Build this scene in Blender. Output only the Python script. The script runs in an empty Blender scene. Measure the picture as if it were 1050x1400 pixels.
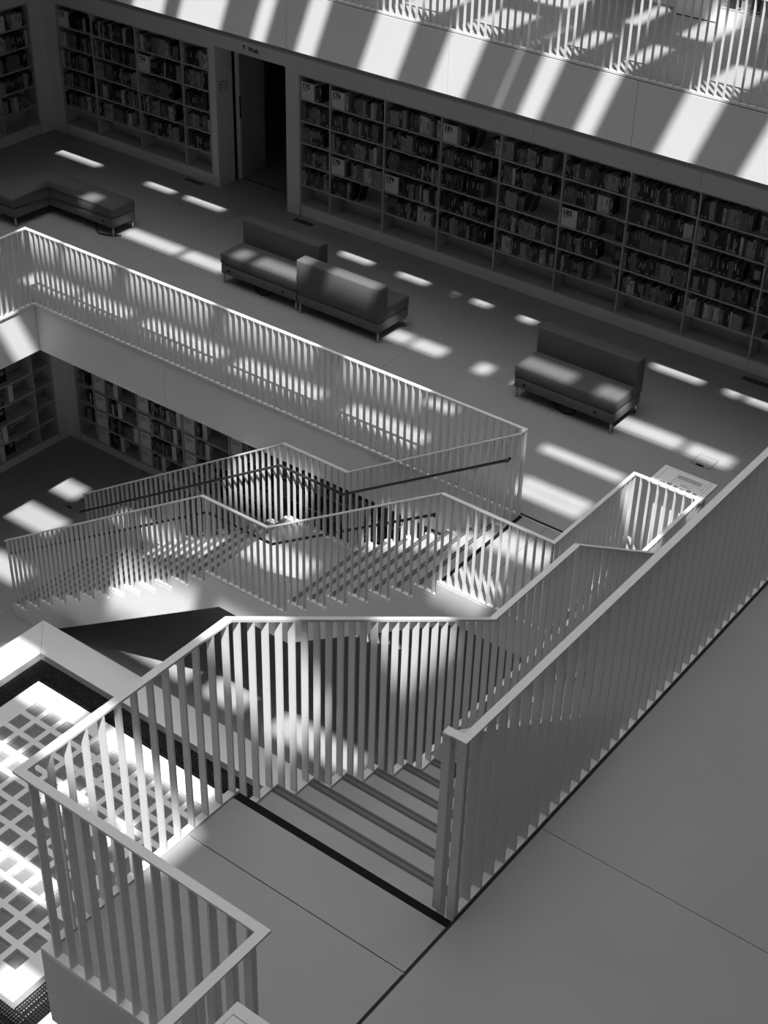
import bpy, bmesh, math, random
from mathutils import Vector, Matrix, Euler
random.seed(7)
sc = bpy.context.scene
COL = sc.collection

# ------------------------------------------------------------------ camera
CAM_POS = Vector((2.326, -3.704, 5.25))
F_PX = 2075.2
ROWS = ((0.79439821, 0.6069315, 0.02378304),        # right
        (0.3641658, -0.44457949, -0.81837176),      # down
        (-0.48612215, 0.65877404, -0.57419685))     # forward
cd = bpy.data.cameras.new('camera'); cam = bpy.data.objects.new('camera', cd); COL.objects.link(cam)
r_, d_, f_ = [Vector(v) for v in ROWS]
cam.matrix_world = Matrix(((r_.x, -d_.x, -f_.x, CAM_POS.x), (r_.y, -d_.y, -f_.y, CAM_POS.y), (r_.z, -d_.z, -f_.z, CAM_POS.z), (0, 0, 0, 1)))
cd.sensor_fit = 'VERTICAL'; cd.sensor_height = 24.0; cd.lens = F_PX / 1400.0 * 24.0
cd.clip_start = 0.05; cd.clip_end = 200
sc.camera = cam

# ------------------------------------------------------------------ light
SUN_X, SUN_Y = 0.38, 0.40            # sideways travel of the sunlight per metre of drop (-x, +y)
w = bpy.data.worlds.new('sky'); sc.world = w; w.use_nodes = True
w.node_tree.nodes['Background'].inputs[0].default_value = (0.8, 0.8, 0.8, 1)
w.node_tree.nodes['Background'].inputs[1].default_value = 0.6
sl = bpy.data.lights.new('sun', 'SUN'); sl.energy = 8.5; sl.angle = math.radians(0.53)
so = bpy.data.objects.new('sun', sl); COL.objects.link(so); so.location = (8, -8, 20)
so.rotation_euler = Vector((-SUN_X, SUN_Y, -1)).to_track_quat('-Z', 'Y').to_euler()
al = bpy.data.lights.new('skylight_glow', 'AREA'); al.shape = 'RECTANGLE'; al.size = 17; al.size_y = 17; al.energy = 520; al.spread = math.radians(80)
ao = bpy.data.objects.new('skylight_glow', al); COL.objects.link(ao); ao.location = (-6.5, 3.0, 11.45)
vs = sc.view_settings
vs.view_transform = 'Standard'; vs.look = 'None'; vs.gamma = 1.0; vs.exposure = 0.0; vs.use_curve_mapping = False
sc.cycles.use_denoising = True
sc.cycles.max_bounces = 8; sc.cycles.diffuse_bounces = 5

# ------------------------------------------------------------------ materials
def mat(name, g, rough=0.5, var=0.0, scale=8.0, bump=0.0, metal=0.0, spec=0.5):
    m = bpy.data.materials.new(name); m.use_nodes = True
    nt = m.node_tree; b = nt.nodes['Principled BSDF']
    b.inputs['Roughness'].default_value = rough; b.inputs['Metallic'].default_value = metal
    b.inputs['Specular IOR Level'].default_value = spec
    b.inputs['Base Color'].default_value = (g, g, g, 1)
    if var or bump:
        tc = nt.nodes.new('ShaderNodeTexCoord')
        n = nt.nodes.new('ShaderNodeTexNoise'); n.inputs['Scale'].default_value = scale; n.inputs['Detail'].default_value = 5
        nt.links.new(tc.outputs['Object'], n.inputs['Vector'])
        if var:
            rp = nt.nodes.new('ShaderNodeValToRGB')
            lo, hi = g * (1 - var), g * (1 + var)
            rp.color_ramp.elements[0].position = 0.3; rp.color_ramp.elements[1].position = 0.7
            rp.color_ramp.elements[0].color = (lo, lo, lo, 1); rp.color_ramp.elements[1].color = (hi, hi, hi, 1)
            nt.links.new(n.outputs['Fac'], rp.inputs['Fac']); nt.links.new(rp.outputs['Color'], b.inputs['Base Color'])
        if bump:
            bp = nt.nodes.new('ShaderNodeBump'); bp.inputs['Strength'].default_value = bump; bp.inputs['Distance'].default_value = 0.01
            nt.links.new(n.outputs['Fac'], bp.inputs['Height']); nt.links.new(bp.outputs['Normal'], b.inputs['Normal'])
    return m

M = dict(
    floor=mat('grey_screed', 0.31, 0.42, 0.04, 2.0, 0.02),
    white=mat('white_paint', 0.76, 0.55, 0.02, 2.0, 0.0),
    wall=mat('white_wall', 0.74, 0.7, 0.02, 2.0, 0.0),
    rail=mat('white_steel', 0.74, 0.38, 0.02, 12.0, 0.0),
    shelf=mat('shelf_board', 0.47, 0.5, 0.06, 6.0, 0.0),
    joint=mat('dark_joint', 0.012, 0.8),
    black=mat('black_strip', 0.01, 0.8, spec=0.1),
    tread=mat('stair_screed', 0.32, 0.42, 0.08, 4.0, 0.02),
    nosing=mat('nosing_strip', 0.11, 0.5), rib=mat('nosing_rib', 0.055, 0.6), perf=mat('perforated_strip', 0.42, 0.6),
    fabric=mat('grey_fabric', 0.10, 0.85, 0.12, 120.0, 0.25, spec=0.25),
    fabric2=mat('grey_fabric_base', 0.13, 0.85, 0.12, 120.0, 0.25, spec=0.25),
    chrome=mat('brushed_metal', 0.55, 0.28, 0.0, 8.0, 0.0, metal=1.0),
    darkmetal=mat('dark_handrail_metal', 0.06, 0.35, metal=0.6),
    grating=mat('black_grating', 0.035, 0.45, metal=0.4),
    pit=mat('black_pit', 0.008, 0.9),
    glass=mat('sand_blasted_glass_block', 0.21, 0.25, 0.12, 10.0),
    paper=mat('white_card', 0.74, 0.6, 0.02, 20.0),
    ink=mat('black_print', 0.02, 0.7),
    greyink=mat('grey_print', 0.22, 0.7),
    pages=mat('book_pages', 0.36, 0.8, 0.1, 60.0),
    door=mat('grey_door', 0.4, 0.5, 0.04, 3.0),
    roof=mat('roof_panel', 0.55, 0.8),
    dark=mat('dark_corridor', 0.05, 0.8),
)
TONES = [('black', 0.012), ('dark grey', 0.045), ('grey', 0.13), ('pale grey', 0.3), ('white', 0.55)]
for t, g in TONES:
    M['book_' + t] = mat('book_cover_' + t.replace(' ', '_'), g, 0.5, 0.25, 30.0)

# ------------------------------------------------------------------ helpers
W = {}                                   # world position of every object made here

def link(o, parent=None, pos=(0, 0, 0)):
    COL.objects.link(o); p = Vector(pos); W[o.name] = p
    if parent is not None:
        o.parent = parent; o.location = p - W[parent.name]
    else:
        o.location = p
    return o

def empty(name, pos=(0, 0, 0), parent=None):
    return link(bpy.data.objects.new(name, None), parent, pos)

def tag(o, label=None, cat=None, group=None, kind=None):
    if label: o['label'] = label
    if cat: o['category'] = cat
    if group: o['group'] = group
    if kind: o['kind'] = kind
    return o

def bm_box(bm, x0, x1, y0, y1, z0, z1, mi=0):
    v = [bm.verts.new((x, y, z)) for z in (z0, z1) for y in (y0, y1) for x in (x0, x1)]
    for q in ((0, 2, 3, 1), (4, 5, 7, 6), (0, 1, 5, 4), (2, 6, 7, 3), (0, 4, 6, 2), (1, 3, 7, 5)):
        f = bm.faces.new([v[i] for i in q]); f.material_index = mi

def mesh_from(bm, name, mats, smooth=False):
    bmesh.ops.recalc_face_normals(bm, faces=bm.faces)
    me = bpy.data.meshes.new(name); bm.to_mesh(me); bm.free()
    for m in mats: me.materials.append(m)
    if smooth:
        for p in me.polygons: p.use_smooth = True
    return me

def obj(name, bm, m, parent=None, pos=(0, 0, 0), smooth=False):
    """bm in world coordinates relative to pos"""
    ms = m if isinstance(m, (list, tuple)) else [m]
    return link(bpy.data.objects.new(name, mesh_from(bm, name, ms, smooth)), parent, pos)

CACHE = {}
def box(name, parent, m, x0, x1, y0, y1, z0, z1, bevel=0.0, seg=2):
    dx, dy, dz = round(x1 - x0, 4), round(y1 - y0, 4), round(z1 - z0, 4)
    key = (dx, dy, dz, m.name, bevel)
    if key not in CACHE:
        bm = bmesh.new(); bm_box(bm, -dx / 2, dx / 2, -dy / 2, dy / 2, -dz / 2, dz / 2)
        if bevel:
            bmesh.ops.bevel(bm, geom=list(bm.edges), offset=bevel, segments=seg, affect='EDGES', profile=0.5)
        CACHE[key] = mesh_from(bm, name, [m], bool(bevel))
    return link(bpy.data.objects.new(name, CACHE[key]), parent, ((x0 + x1) / 2, (y0 + y1) / 2, (z0 + z1) / 2))

def tube_bm(bm, pts, r, n=8):
    pts = [Vector(p) for p in pts]; rings = []
    for i, p in enumerate(pts):
        a = (pts[i] - pts[i - 1]).normalized() if i else (pts[1] - pts[0]).normalized()
        b = (pts[i + 1] - pts[i]).normalized() if i < len(pts) - 1 else a
        t = (a + b).normalized()
        up = Vector((0, 0, 1)) if abs(t.z) < 0.9 else Vector((1, 0, 0))
        u = t.cross(up).normalized(); v = u.cross(t).normalized()
        k = 1.0 / max(0.5, t.dot(a))
        rings.append([bm.verts.new(p + (u * math.cos(q) + v * math.sin(q)) * r * (1 if abs(t.dot(a)) > .999 else k)) for q in [2 * math.pi * j / n for j in range(n)]])
    for i in range(len(rings) - 1):
        for j in range(n):
            bm.faces.new((rings[i][j], rings[i][(j + 1) % n], rings[i + 1][(j + 1) % n], rings[i + 1][j]))
    bm.faces.new(rings[0][::-1]); bm.faces.new(rings[-1])

def tube(name, parent, m, pts, r, n=8):
    p0 = Vector(pts[0]); bm = bmesh.new(); tube_bm(bm, [Vector(p) - p0 for p in pts], r, n)
    return obj(name, bm, m, parent, p0, True)

def prism(name, parent, m, prof, axis, a0, a1):
    """profile [(u,z)] extruded along axis ('x': u is y, 'y': u is x)"""
    bm = bmesh.new(); rings = []
    u0, z0 = prof[0]
    for a in (a0, a1):
        rings.append([bm.verts.new(((u - u0, a - a0, z - z0) if axis == 'y' else (a - a0, u - u0, z - z0))) for u, z in prof])
    n = len(prof)
    for i in range(n):
        bm.faces.new((rings[0][i], rings[0][(i + 1) % n], rings[1][(i + 1) % n], rings[1][i]))
    bm.faces.new(rings[0][::-1]); bm.faces.new(rings[1])
    return obj(name, bm, m, parent, (u0, a0, z0) if axis == 'y' else (a0, u0, z0))

def text(name, parent, m, body, size, pos, rot, depth=0.001, bold=0.0):
    cu = bpy.data.curves.new(name, 'FONT'); cu.body = body; cu.size = size; cu.extrude = depth; cu.offset = bold; cu.resolution_u = 3
    t = bpy.data.objects.new(name + '_tmp', cu); COL.objects.link(t)
    dg = bpy.context.evaluated_depsgraph_get()
    me = bpy.data.meshes.new_from_object(t.evaluated_get(dg)); bpy.data.objects.remove(t)
    me.materials.clear(); me.materials.append(m)
    o = link(bpy.data.objects.new(name, me), parent, pos); o.rotation_euler = rot
    return o

ORD = ['first', 'second', 'third', 'fourth', 'fifth', 'sixth', 'seventh', 'eighth', 'ninth', 'tenth']

# ------------------------------------------------------------------ levels
D = 3.86                                  # storey height
Z0, Z1, Z2 = 0.0, -D, -2 * D              # gallery in front, gallery with the benches, bottom floor
RIS, GO = D / 22.0, 0.278                 # stair riser and going
PITCH = GO / 3.0                          # baluster spacing
RH = 1.05                                 # railing height

# unseen roof, its slots shaped to cast the sun patches: rows of (y0, y1, [(x0, x1), ...]) as the sun draws them on the level z = 0
SLOTS = [
    (11.68, 12.5, [(-7.15, -6.6), (-5.87, -5.68), (-5.17, -4.78), (-3.3, -2.6)]),
    (9.71, 11.22, [(-13.87, -12.89), (-11.87, -11.33), (-11.07, -10.35), (-9.84, -9.62), (-9.13, -8.84), (-8.15, -7.62), (-7.15, -6.68), (-6.235, -6.205),
                   (-5.93, -5.68), (-5.2, -4.98), (-4.22, -3.8), (-3.26, -2.6), (-2.28, -2.1), (-2.01, -1.6)]),
    (8.23, 8.49, [(-11.64, -11.38), (-10.9, -9.85), (-9.76, -9.0), (-8.8, -8.58), (-8.42, -7.55), (-7.22, -6.5), (-6.24, -5.92), (-5.86, -5.4),
                  (-4.91, -4.71), (-4.33, -3.63), (-3.3, -2.12), (-2.04, -1.5)]),
    (7.24, 7.41, [(-4.9, -4.5), (-3.31, -2.27)]),
    (6.54, 6.72, [(-10.86, -10.0), (-9.9, -9.05), (-8.78, -7.45), (-7.2, -5.9), (-5.5, -4.4), (-3.14, -2.27)]),
    (6.37, 6.54, [(-10.86, -10.0), (-9.9, -9.05), (-8.78, -7.45), (-7.2, -5.9), (-5.5, -4.4), (-3.14, -2.27), (-1.95, -1.2)]),
    (6.2, 6.37, [(-1.95, -1.2)]),
    (5.38, 5.72, [(-10.3, -9.5), (-8.74, -7.6), (-6.4, -5.2), (-4.3, -2.1), (-1.6, -1.2)]),
    (4.5, 4.95, [(-10.0, -9.1), (-7.1, -5.9), (-5.4, -4.5), (-2.8, -2.2)]),
    (3.45, 3.85, [(-9.4, -8.6), (-6.65, -5.4), (-5.1, -4.5), (-4.0, -2.7)]),
    (2.22, 2.55, [(-7.7, -6.95)]),
    (1.84, 2.2, [(-7.5, -6.95), (-6.62, -5.75), (-5.25, -3.65)]),
    (1.22, 1.78, [(-1.42, -1.14)]),
    (0.85, 1.2, [(-6.3, -5.6), (-5.1, -4.6), (-4.2, -3.9)]),
    (0.3, 0.76, [(-1.72, -1.24)]),
    (-0.16, 0.1, [(-5.0, -3.9)]),
    (-0.61, -0.27, [(-1.75, -1.19)]),
    (-1.25, -0.85, [(-3.6, -2.6)]),
    (-2.3, -1.4, [(-4.5, -3.1), (-2.8, -1.4)]),  # rows from here on are added out of view to brighten the lower hall
    (-3.5, -2.5, [(-4.5, -3.1), (-2.8, -1.4)]),
    (-4.7, -3.7, [(-4.5, -3.1), (-2.8, -1.4)]),
]
ZR = 3 * D
XW0, XW1, YW0, YW1 = -20.0, 8.0, -13.0, 16.5
ceiling = empty('ceiling', (-6, 2, ZR)); tag(ceiling, kind='structure')
def roof_panel(x0, x1, y0, y1):
    box('roof_panel', ceiling, M['roof'], x0, x1, y0, y1, ZR, ZR + 0.04)
yc = YW1
for y0, y1, xs in SLOTS:
    a, b = y0 - SUN_Y * ZR, y1 - SUN_Y * ZR
    roof_panel(XW0, XW1, b, yc)
    xc = XW0
    for x0, x1 in xs:
        roof_panel(xc, x0 + SUN_X * ZR, a, b); xc = x1 + SUN_X * ZR
    roof_panel(xc, XW1, a, b)
    yc = a
roof_panel(XW0, XW1, YW0, yc)

# outer shell of the hall
def struct(o): return tag(o, kind='structure')
struct(box('wall_left', None, M['wall'], XW0 - .2, XW0, YW0, YW1, Z2 - .5, ZR))
struct(box('wall_right', None, M['wall'], XW1, XW1 + .2, YW0, YW1, Z2 - .5, ZR))
struct(box('wall_near', None, M['wall'], XW0, XW1, YW0 - .2, YW0, Z2 - .5, ZR))
struct(box('wall_far', None, M['wall'], XW0, XW1, YW1, YW1 + .2, Z2 - .5, ZR))

def ring(name, ox0, ox1, oy0, oy1, ix0, ix1, iy0, iy1, z0, z1, m):
    bm = bmesh.new()
    c = Vector((ox0, oy0, z0))
    for a in ((ox0, ix0, oy0, oy1), (ix1, ox1, oy0, oy1), (ix0, ix1, iy1, oy1), (ix0, ix1, oy0, iy0)):
        bm_box(bm, a[0] - c.x, a[1] - c.x, a[2] - c.y, a[3] - c.y, 0, z1 - z0)
    return struct(obj(name, bm, m, None, c))

VK = dict(x0=-14.06, x1=0.0, y0=-4.2, y1=10.15)       # opening of the level z = 0
V1 = dict(x0=-11.72, x1=-2.34, y0=-1.75, y1=7.63)     # opening one level down
PT = 0.006
# bottom floor
fl2 = struct(box('floor', None, M['joint'], -14.2, 1.0, -5, 10.1, Z2 - .3, Z2 - PT))
for i in range(5):
    for j in range(5):
        x0 = -14.2 + 3.04 * i; y0 = -5 + 3.02 * j
        box('floor_panel', fl2, M['floor'], x0 + .002, x0 + 3.038, y0 + .002, y0 + 3.018, Z2 - PT, Z2)
# gallery with the benches
fl1 = ring('floor', XW0, XW1, YW0, YW1, V1['x0'], V1['x1'], V1['y0'], V1['y1'], Z1 - .68, Z1 - PT, M['white'])
for xa, xb in ((-16.2, -13.71), (-13.71, -11.56), (-11.56, -9.41), (-9.41, -7.26), (-7.26, -5.11), (-5.11, -2.96), (-2.96, -0.81), (-.81, 1.94)):
    yb0 = 7.645
    for ya, yb in ((yb0, 9.79), (9.79, 12.2)):
        box('floor_panel', fl1, M['floor'], xa + .002, xb - .002, ya + .002, yb - .002, Z1 - PT, Z1)
for ya, yb in ((-4, -1.75), (-1.75, .6), (.6, 2.95), (2.95, 5.3), (5.3, 7.64)):
    box('floor_panel', fl1, M['floor'], -16.2, V1['x0'] - .052, ya + .002, yb - .002, Z1 - PT, Z1)
    box('floor_panel', fl1, M['floor'], V1['x1'] + .052, 1.94, ya + .002, yb - .002, Z1 - PT, Z1)
box('floor_panel', fl1, M['floor'], -14, 1.0, 12.21, 15.5, Z1 - PT, Z1)
# gallery in front (z = 0), runs round the hall
S1_ = 0.045
fl0 = ring('floor', XW0, XW1, YW0, YW1, VK['x0'], VK['x1'], VK['y0'], VK['y1'], -.72, -PT, M['white'])
for xa, xb in ((.008, 2.35), (2.35, 4.7)):
    for k in range(8):
        ya = .745 + 2.35 * (k - 3)
        box('floor_panel', fl0, M['floor'], xa + .002, xb - .002, ya + .002, ya + 2.348, -PT, 0)
for k in range(8):
    xa = -14.3 + 2.36 * k
    box('floor_panel', fl0, M['floor'], xa + .002, xa + 2.358, 10.18, 12.6, -PT, 0)
box('joint_strip', fl0, M['joint'], -.004, .015, S1_, VK['y1'], -.012, -.003)
box('joint_strip', fl0, M['joint'], -.004, .009, VK['y0'], S1_, -.012, -.003)
box('joint_strip', fl1, M['joint'], V1['x0'] - .05, V1['x1'] + .05, 7.626, 7.646, Z1 - .012, Z1 - .003)
box('joint_strip', fl0, M['joint'], VK['x0'], VK['x1'], VK['y1'] - .012, VK['y1'], -.022, -.012)
# gallery above the camera's feet
ring('floor', XW0, XW1, YW0, YW1, -16.5, 2.9, -6.6, 12.6, D - .68, D, M['white'])

# ------------------------------------------------------------------ fascia panels of the gallery edges
def fascia(name, joints, axis, c, z0, z1, out):
    e = empty(name, (joints[0] if axis == 'x' else c, c if axis == 'x' else joints[0], z0)); struct(e)
    lo, hi = (c, c + out) if out > 0 else (c + out, c)
    for a, b in zip(joints, joints[1:]):
        if axis == 'x': box('fascia_panel', e, M['white'], a + .003, b - .003, lo, hi, z0, z1)
        else: box('fascia_panel', e, M['white'], lo, hi, a + .003, b - .003, z0, z1)
    return e
fascia('trim_1', [-14.06, -11.93, -9.545, -7.17, -4.79, -2.41, 0.0], 'x', VK['y1'], -.722, -.022, -.02)
fascia('trim_2', [-11.70, -9.413, -7.06, -4.7, -2.34], 'x', V1['y1'], Z1 - .682, Z1 - .012, -.02)
fascia('trim_3', [-1.75, .6, 2.95, 5.3, 7.61], 'y', V1['x0'], Z1 - .682, Z1 - .012, .02)
fascia('trim_4', [-1.75, .6, 2.95, 5.3, 7.61], 'y', V1['x1'], Z1 - .682, Z1 - .012, -.02)

# ------------------------------------------------------------------ railings
HB = 0.02          # half depth of a baluster
def ax(axis, a0, a1, c0, c1, z0, z1):
    a0, a1 = min(a0, a1), max(a0, a1)
    return (a0, a1, c0, c1, z0, z1) if axis == 'x' else (c0, c1, a0, a1, z0, z1)

def railing(name, label, group=None, pos=(0, 0, 0)):
    return tag(empty(name, pos), label, 'railing', group)

def flat_run(par, axis, a0, a1, c, z, skip0=0.03, kerb=True, over=0.0):
    """level run of railing; a1 may lie below a0"""
    s = 1 if a1 > a0 else -1
    if kerb: box('kerb', par, M['rail'], *ax(axis, a0, a1, c - HB, c + HB, z - .012, z + .012))
    box('handrail', par, M['rail'], *ax(axis, a0 - s * over, a1 + s * over, c - HB, c + HB, z + RH - .012, z + RH))
    n = int((abs(a1 - a0) - skip0) / PITCH) + 1
    for i in range(n):
        a = a0 + s * (skip0 + i * PITCH)
        box('baluster', par, M['rail'], *ax(axis, a - .005, a + .005, c - HB + .001, c + HB - .001, z + .012, z + RH - .012))

def slope_bar(name, par, axis, aA, zA, aB, zB, c):
    """flat sloping bar; top edge runs from (aA,zA) to (aB,zB)"""
    prof = [(aA, zA), (aB, zB), (aB, zB - .014), (aA, zA - .014)]
    return prism(name, par, M['rail'], prof, 'y' if axis == 'x' else 'x', c - HB, c + HB)

def stair_run(par, axis, a0, s, c, zt, n, treads):
    """sloping run over n goings starting at a0 (direction s) from the level zt; treads under it"""
    a1 = a0 + s * n * GO; z1 = zt - n * RIS
    slope_bar('handrail', par, axis, a0, zt + RH, a1, z1 + RH, c)
    for k in range(1, treads + 1):
        t0 = a0 + s * (k - 1) * GO; t1 = a0 + s * k * GO; tz = zt - k * RIS
        box('kerb', par, M['rail'], *ax(axis, t0, t1, c - HB, c + HB, tz - .02, tz + .014))
        for j in range(3):
            a = t0 + s * (j + .5) * PITCH
            top = zt + RH - (abs(a - a0) / GO) * RIS - .014
            box('baluster', par, M['rail'], *ax(axis, a - .005, a + .005, c - HB + .001, c + HB - .001, tz + .014, round(top, 4)))
    return a1, z1

def post(par, axis, a, c, z, h=RH - .012):
    box('corner_baluster', par, M['rail'], *ax(axis, a - .006, a + .006, c - HB, c + HB, z, z + h))

LAND = 0.946
# --- staircase in front: descends along +y between x = -1.285 and x = 0
S1 = 0.045
c = -1.265
r = railing('stair_railing', 'white steel baluster railing on the open side of the stairs down from the bare floor', pos=(c, S1, 0))
a1, z1 = stair_run(r, 'y', S1, 1, c, 0.0, 8, 8)
flat_run(r, 'y', a1, a1 + LAND, c, z1, skip0=PITCH / 2)
a2, z2 = stair_run(r, 'y', a1 + LAND, 1, c, z1, 13, 13)
S1_L0, S1_L1, S1_LZ, S1_END = a1 - GO, a1 + LAND, z1, a2
c = -0.10
r = railing('stair_railing', 'white steel stair railing set close beside the long near-solid railing', pos=(c, S1, 0))
stair_run(r, 'y', S1, 1, c, 0.0, 8, 8)
flat_run(r, 'y', S1_L0 + GO, S1_L1, c, S1_LZ, skip0=PITCH / 2)
stair_run(r, 'y', S1_L1, 1, c, S1_LZ, 13, 13)
post(r, 'y', S1 + .012, c, 0)
hr = RH - .27
tube('wall_handrail', r, M['darkmetal'], [(c - .03, S1 + .18, hr - .12), (c - .085, S1 + .17, hr - .12), (c - .085, S1 + .22, hr - .13), (c - .085, S1_L0 + GO, S1_LZ + hr), (c - .085, S1_L1, S1_LZ + hr),
     (c - .085, S1_END, z2 + hr)], .017)
# --- railing on the gallery edge x = 0
c = -0.025
r = railing('gallery_railing', 'long white railing along the bare floor, balusters overlapping into a solid wall', pos=(c, S1, 0))
flat_run(r, 'y', S1 + .005, 10.1, c, 0.0)
post(r, 'y', S1 + .012, c, 0)
box('handrail', r, M['rail'], -.12, -.045, S1 + .005, S1 + .045, RH - .0121, RH)
# --- railing round the head of the front stairs
r = railing('gallery_railing', 'white railing enclosing the stair-head landing with two square corners', pos=(-1.265, -1.15, 0))
flat_run(r, 'y', S1, -1.17, -1.265, 0.0, skip0=.03)
flat_run(r, 'x', -1.245, -.005, -1.15, 0.0, skip0=.05)
flat_run(r, 'y', -1.17, -4.0, -.025, 0.0, skip0=.06)

# --- staircase 2: descends along -x between y = 6.12 and y = 7.63
S2 = -4.26
for c, lab in ((6.14, 'white railing on the near side of the stairs below, facing the bench of glass blocks'),
               (7.52, 'white railing with dark handrail on far side of the stairs below')):
    r = railing('stair_railing', lab, pos=(S2, c, Z1))
    a1, z1 = stair_run(r, 'x', S2, -1, c, Z1, 8, 8)
    flat_run(r, 'x', a1, a1 - LAND, c, z1, skip0=PITCH / 2)
    a2, z2 = stair_run(r, 'x', a1 - LAND, -1, c, z1, 13, 13)
    k = .075 if c < 7 else -.075
    h = RH - .27
    tb = tube('wall_handrail', r, M['darkmetal'], [(S2 - .1, c + k * .4, Z1 + h - .06), (S2 - .1, c + k, Z1 + h - .06), (S2 - .15, c + k, Z1 + h - .09), (a1, c + k, z1 + h), (a1 - LAND, c + k, z1 + h), (a2 - .02, c + k, z2 + h)], .016)
    tb['label'] = 'dark round handrail'
    for q in (.5, 1.4, 3.5, 4.6, 5.7, 6.6):
        xx = S2 - q
        if q < 8 * GO: zz = Z1 - q / GO * RIS
        elif q < 8 * GO + LAND: zz = z1
        else: zz = z1 - (q - 8 * GO - LAND) / GO * RIS
        tube('bracket', tb, M['chrome'], [(xx, c, zz + h - .05), (xx, c + k * .8, zz + h - .05), (xx, c + k, zz + h - .012)], .006, 6)
    S2_L0, S2_L1, S2_LZ, S2_END = a1 + GO, a1 - LAND, z1, a2
# --- railings of the bench gallery
r = railing('gallery_railing', 'long white railing between the benches and the opening, ending at the stair head', pos=(-8, 7.605, Z1))
flat_run(r, 'x', S2, V1['x0'] + .04, 7.605, Z1, over=.0)
post(r, 'x', S2 - .012, 7.605, Z1); box('handrail', r, M['rail'], S2 - .04, S2, 7.54, 7.585, Z1 + RH - .0121, Z1 + RH)
flat_run(r, 'y', 7.625, -1.7, V1['x0'] + .02, Z1, skip0=.08)
r = railing('gallery_railing', 'white railing folded round the stair-head landing next to the printed info stand', pos=(-3.02, 6.14, Z1))
flat_run(r, 'x', S2, -3.0, 6.14, Z1)
flat_run(r, 'y', 6.16, 7.625, -3.02, Z1, skip0=.05)
flat_run(r, 'x', -3.0, -2.3, 7.605, Z1, skip0=.06)
flat_run(r, 'y', 7.585, -1.7, -2.32, Z1, skip0=.08)
# --- railing of the upper far gallery
r = railing('gallery_railing', 'white railing on top of the far sun-striped fascia', pos=(-7, 10.155, 0))
flat_run(r, 'x', -.02, -14.0, 10.155, 0.0, skip0=.03)

# ------------------------------------------------------------------ staircases
def staircase(label, axis, a0, s, c0, c1, zt, pos, head=.41):
    e = tag(empty('staircase', pos), label, 'staircase')
    # body with sawtooth top
    def body(name, a_start, z_start, n, zb_start):
        prof = []
        a, z = a_start, z_start
        for k in range(n):
            z -= RIS
            prof += [(a, z - .02), (a + s * GO, z - .02)]; a += s * GO
        return prof, a, z
    ax_ = 'y' if axis == 'x' else 'x'
    L0 = a0 + s * 7 * GO; L1 = a0 + s * (8 * GO + LAND); lz = zt - 8 * RIS
    # upper flight
    p, a, z = body('f', a0, zt, 7, 0)
    slope = RIS / GO
    prof = p + [(L0, lz - .40), (a0 - s * .24, zt - .41), (a0, zt - .41)]
    prism('upper_flight', e, M['white'], prof, ax_, c0, c1)
    prism('landing', e, M['white'], [(L0, lz - .02), (L1, lz - .02), (L1, lz - .40), (L0, lz - .40)], ax_, c0, c1)
    p, a, z = body('f', L1, lz, 13, 0)
    zb = zt - D
    prof = p + [(a, zb)]
    # lower edge of the flight
    off = .52
    ax_foot = (lz - off - zb) / slope
    prof += [(L1 + s * ax_foot, zb), (L1 - s * .2, lz - .40), (L1, lz - .40)]
    prism('lower_flight', e, M['white'], prof, ax_, c0, c1)
    # treads
    i0, i1 = c0 + .045, c1 - .045
    k = 0
    def tread(t0, t1, tz):
        st = box('tread', e, M['tread'], *ax(axis, t0, t1, i0, i1, tz - .02, tz))
        nb = box('nosing_strip', st, M['nosing'], *ax(axis, t1, t1 - s * .055, i0, i1, tz, tz + .0015))
        for g in (.014, .046):
            q = t1 - s * g
            box('rib', nb, M['rib'], *ax(axis, q - .004, q + .004, i0, i1, tz + .0015, tz + .003))
        q = t0 + s * .012
        box('painted_riser_shade', st, M['black'], *ax(axis, t0, t0 + s * .02, i0, i1, tz, tz + .003))  # black strip painting in the riser's shade on the tread
    for k in range(1, 8):
        tread(a0 + s * (k - 1) * GO, a0 + s * k * GO, zt - k * RIS)
    tread(L0, L1, lz)
    for k in range(1, 14):
        tread(L1 + s * (k - 1) * GO, L1 + s * k * GO, lz - k * RIS)
    # stair-head landing slab
    h0 = a0 - s * 1.215
    box('head_slab', e, M['white'], *ax(axis, a0, h0, c0, c1, zt - head, zt - .012))
    box('edge_strip', e, M['black'], *ax(axis, a0 - s * .004, a0 - s * .048, i0, c1 - .002, zt - .02, zt - .003))
    jn = a0 - s * .35
    box('floor_panel', e, M['floor'], *ax(axis, a0 - s * .05, jn, i0, c1 - .004, zt - .012, zt))
    box('floor_panel', e, M['floor'], *ax(axis, jn - s * .009, h0 + s * .04, i0, c1 - .004, zt - .012, zt))
    return e
staircase('screed stairs with white side going down from the bare floor', 'y', S1, 1, -1.287, -.003, 0.0, (-.65, S1, 0), head=.48)
staircase('white-sided stairs with mid landing going down to the bottom floor', 'x', S2, -1, 6.118, 7.607, Z1, (S2, 6.9, Z1))

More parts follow.
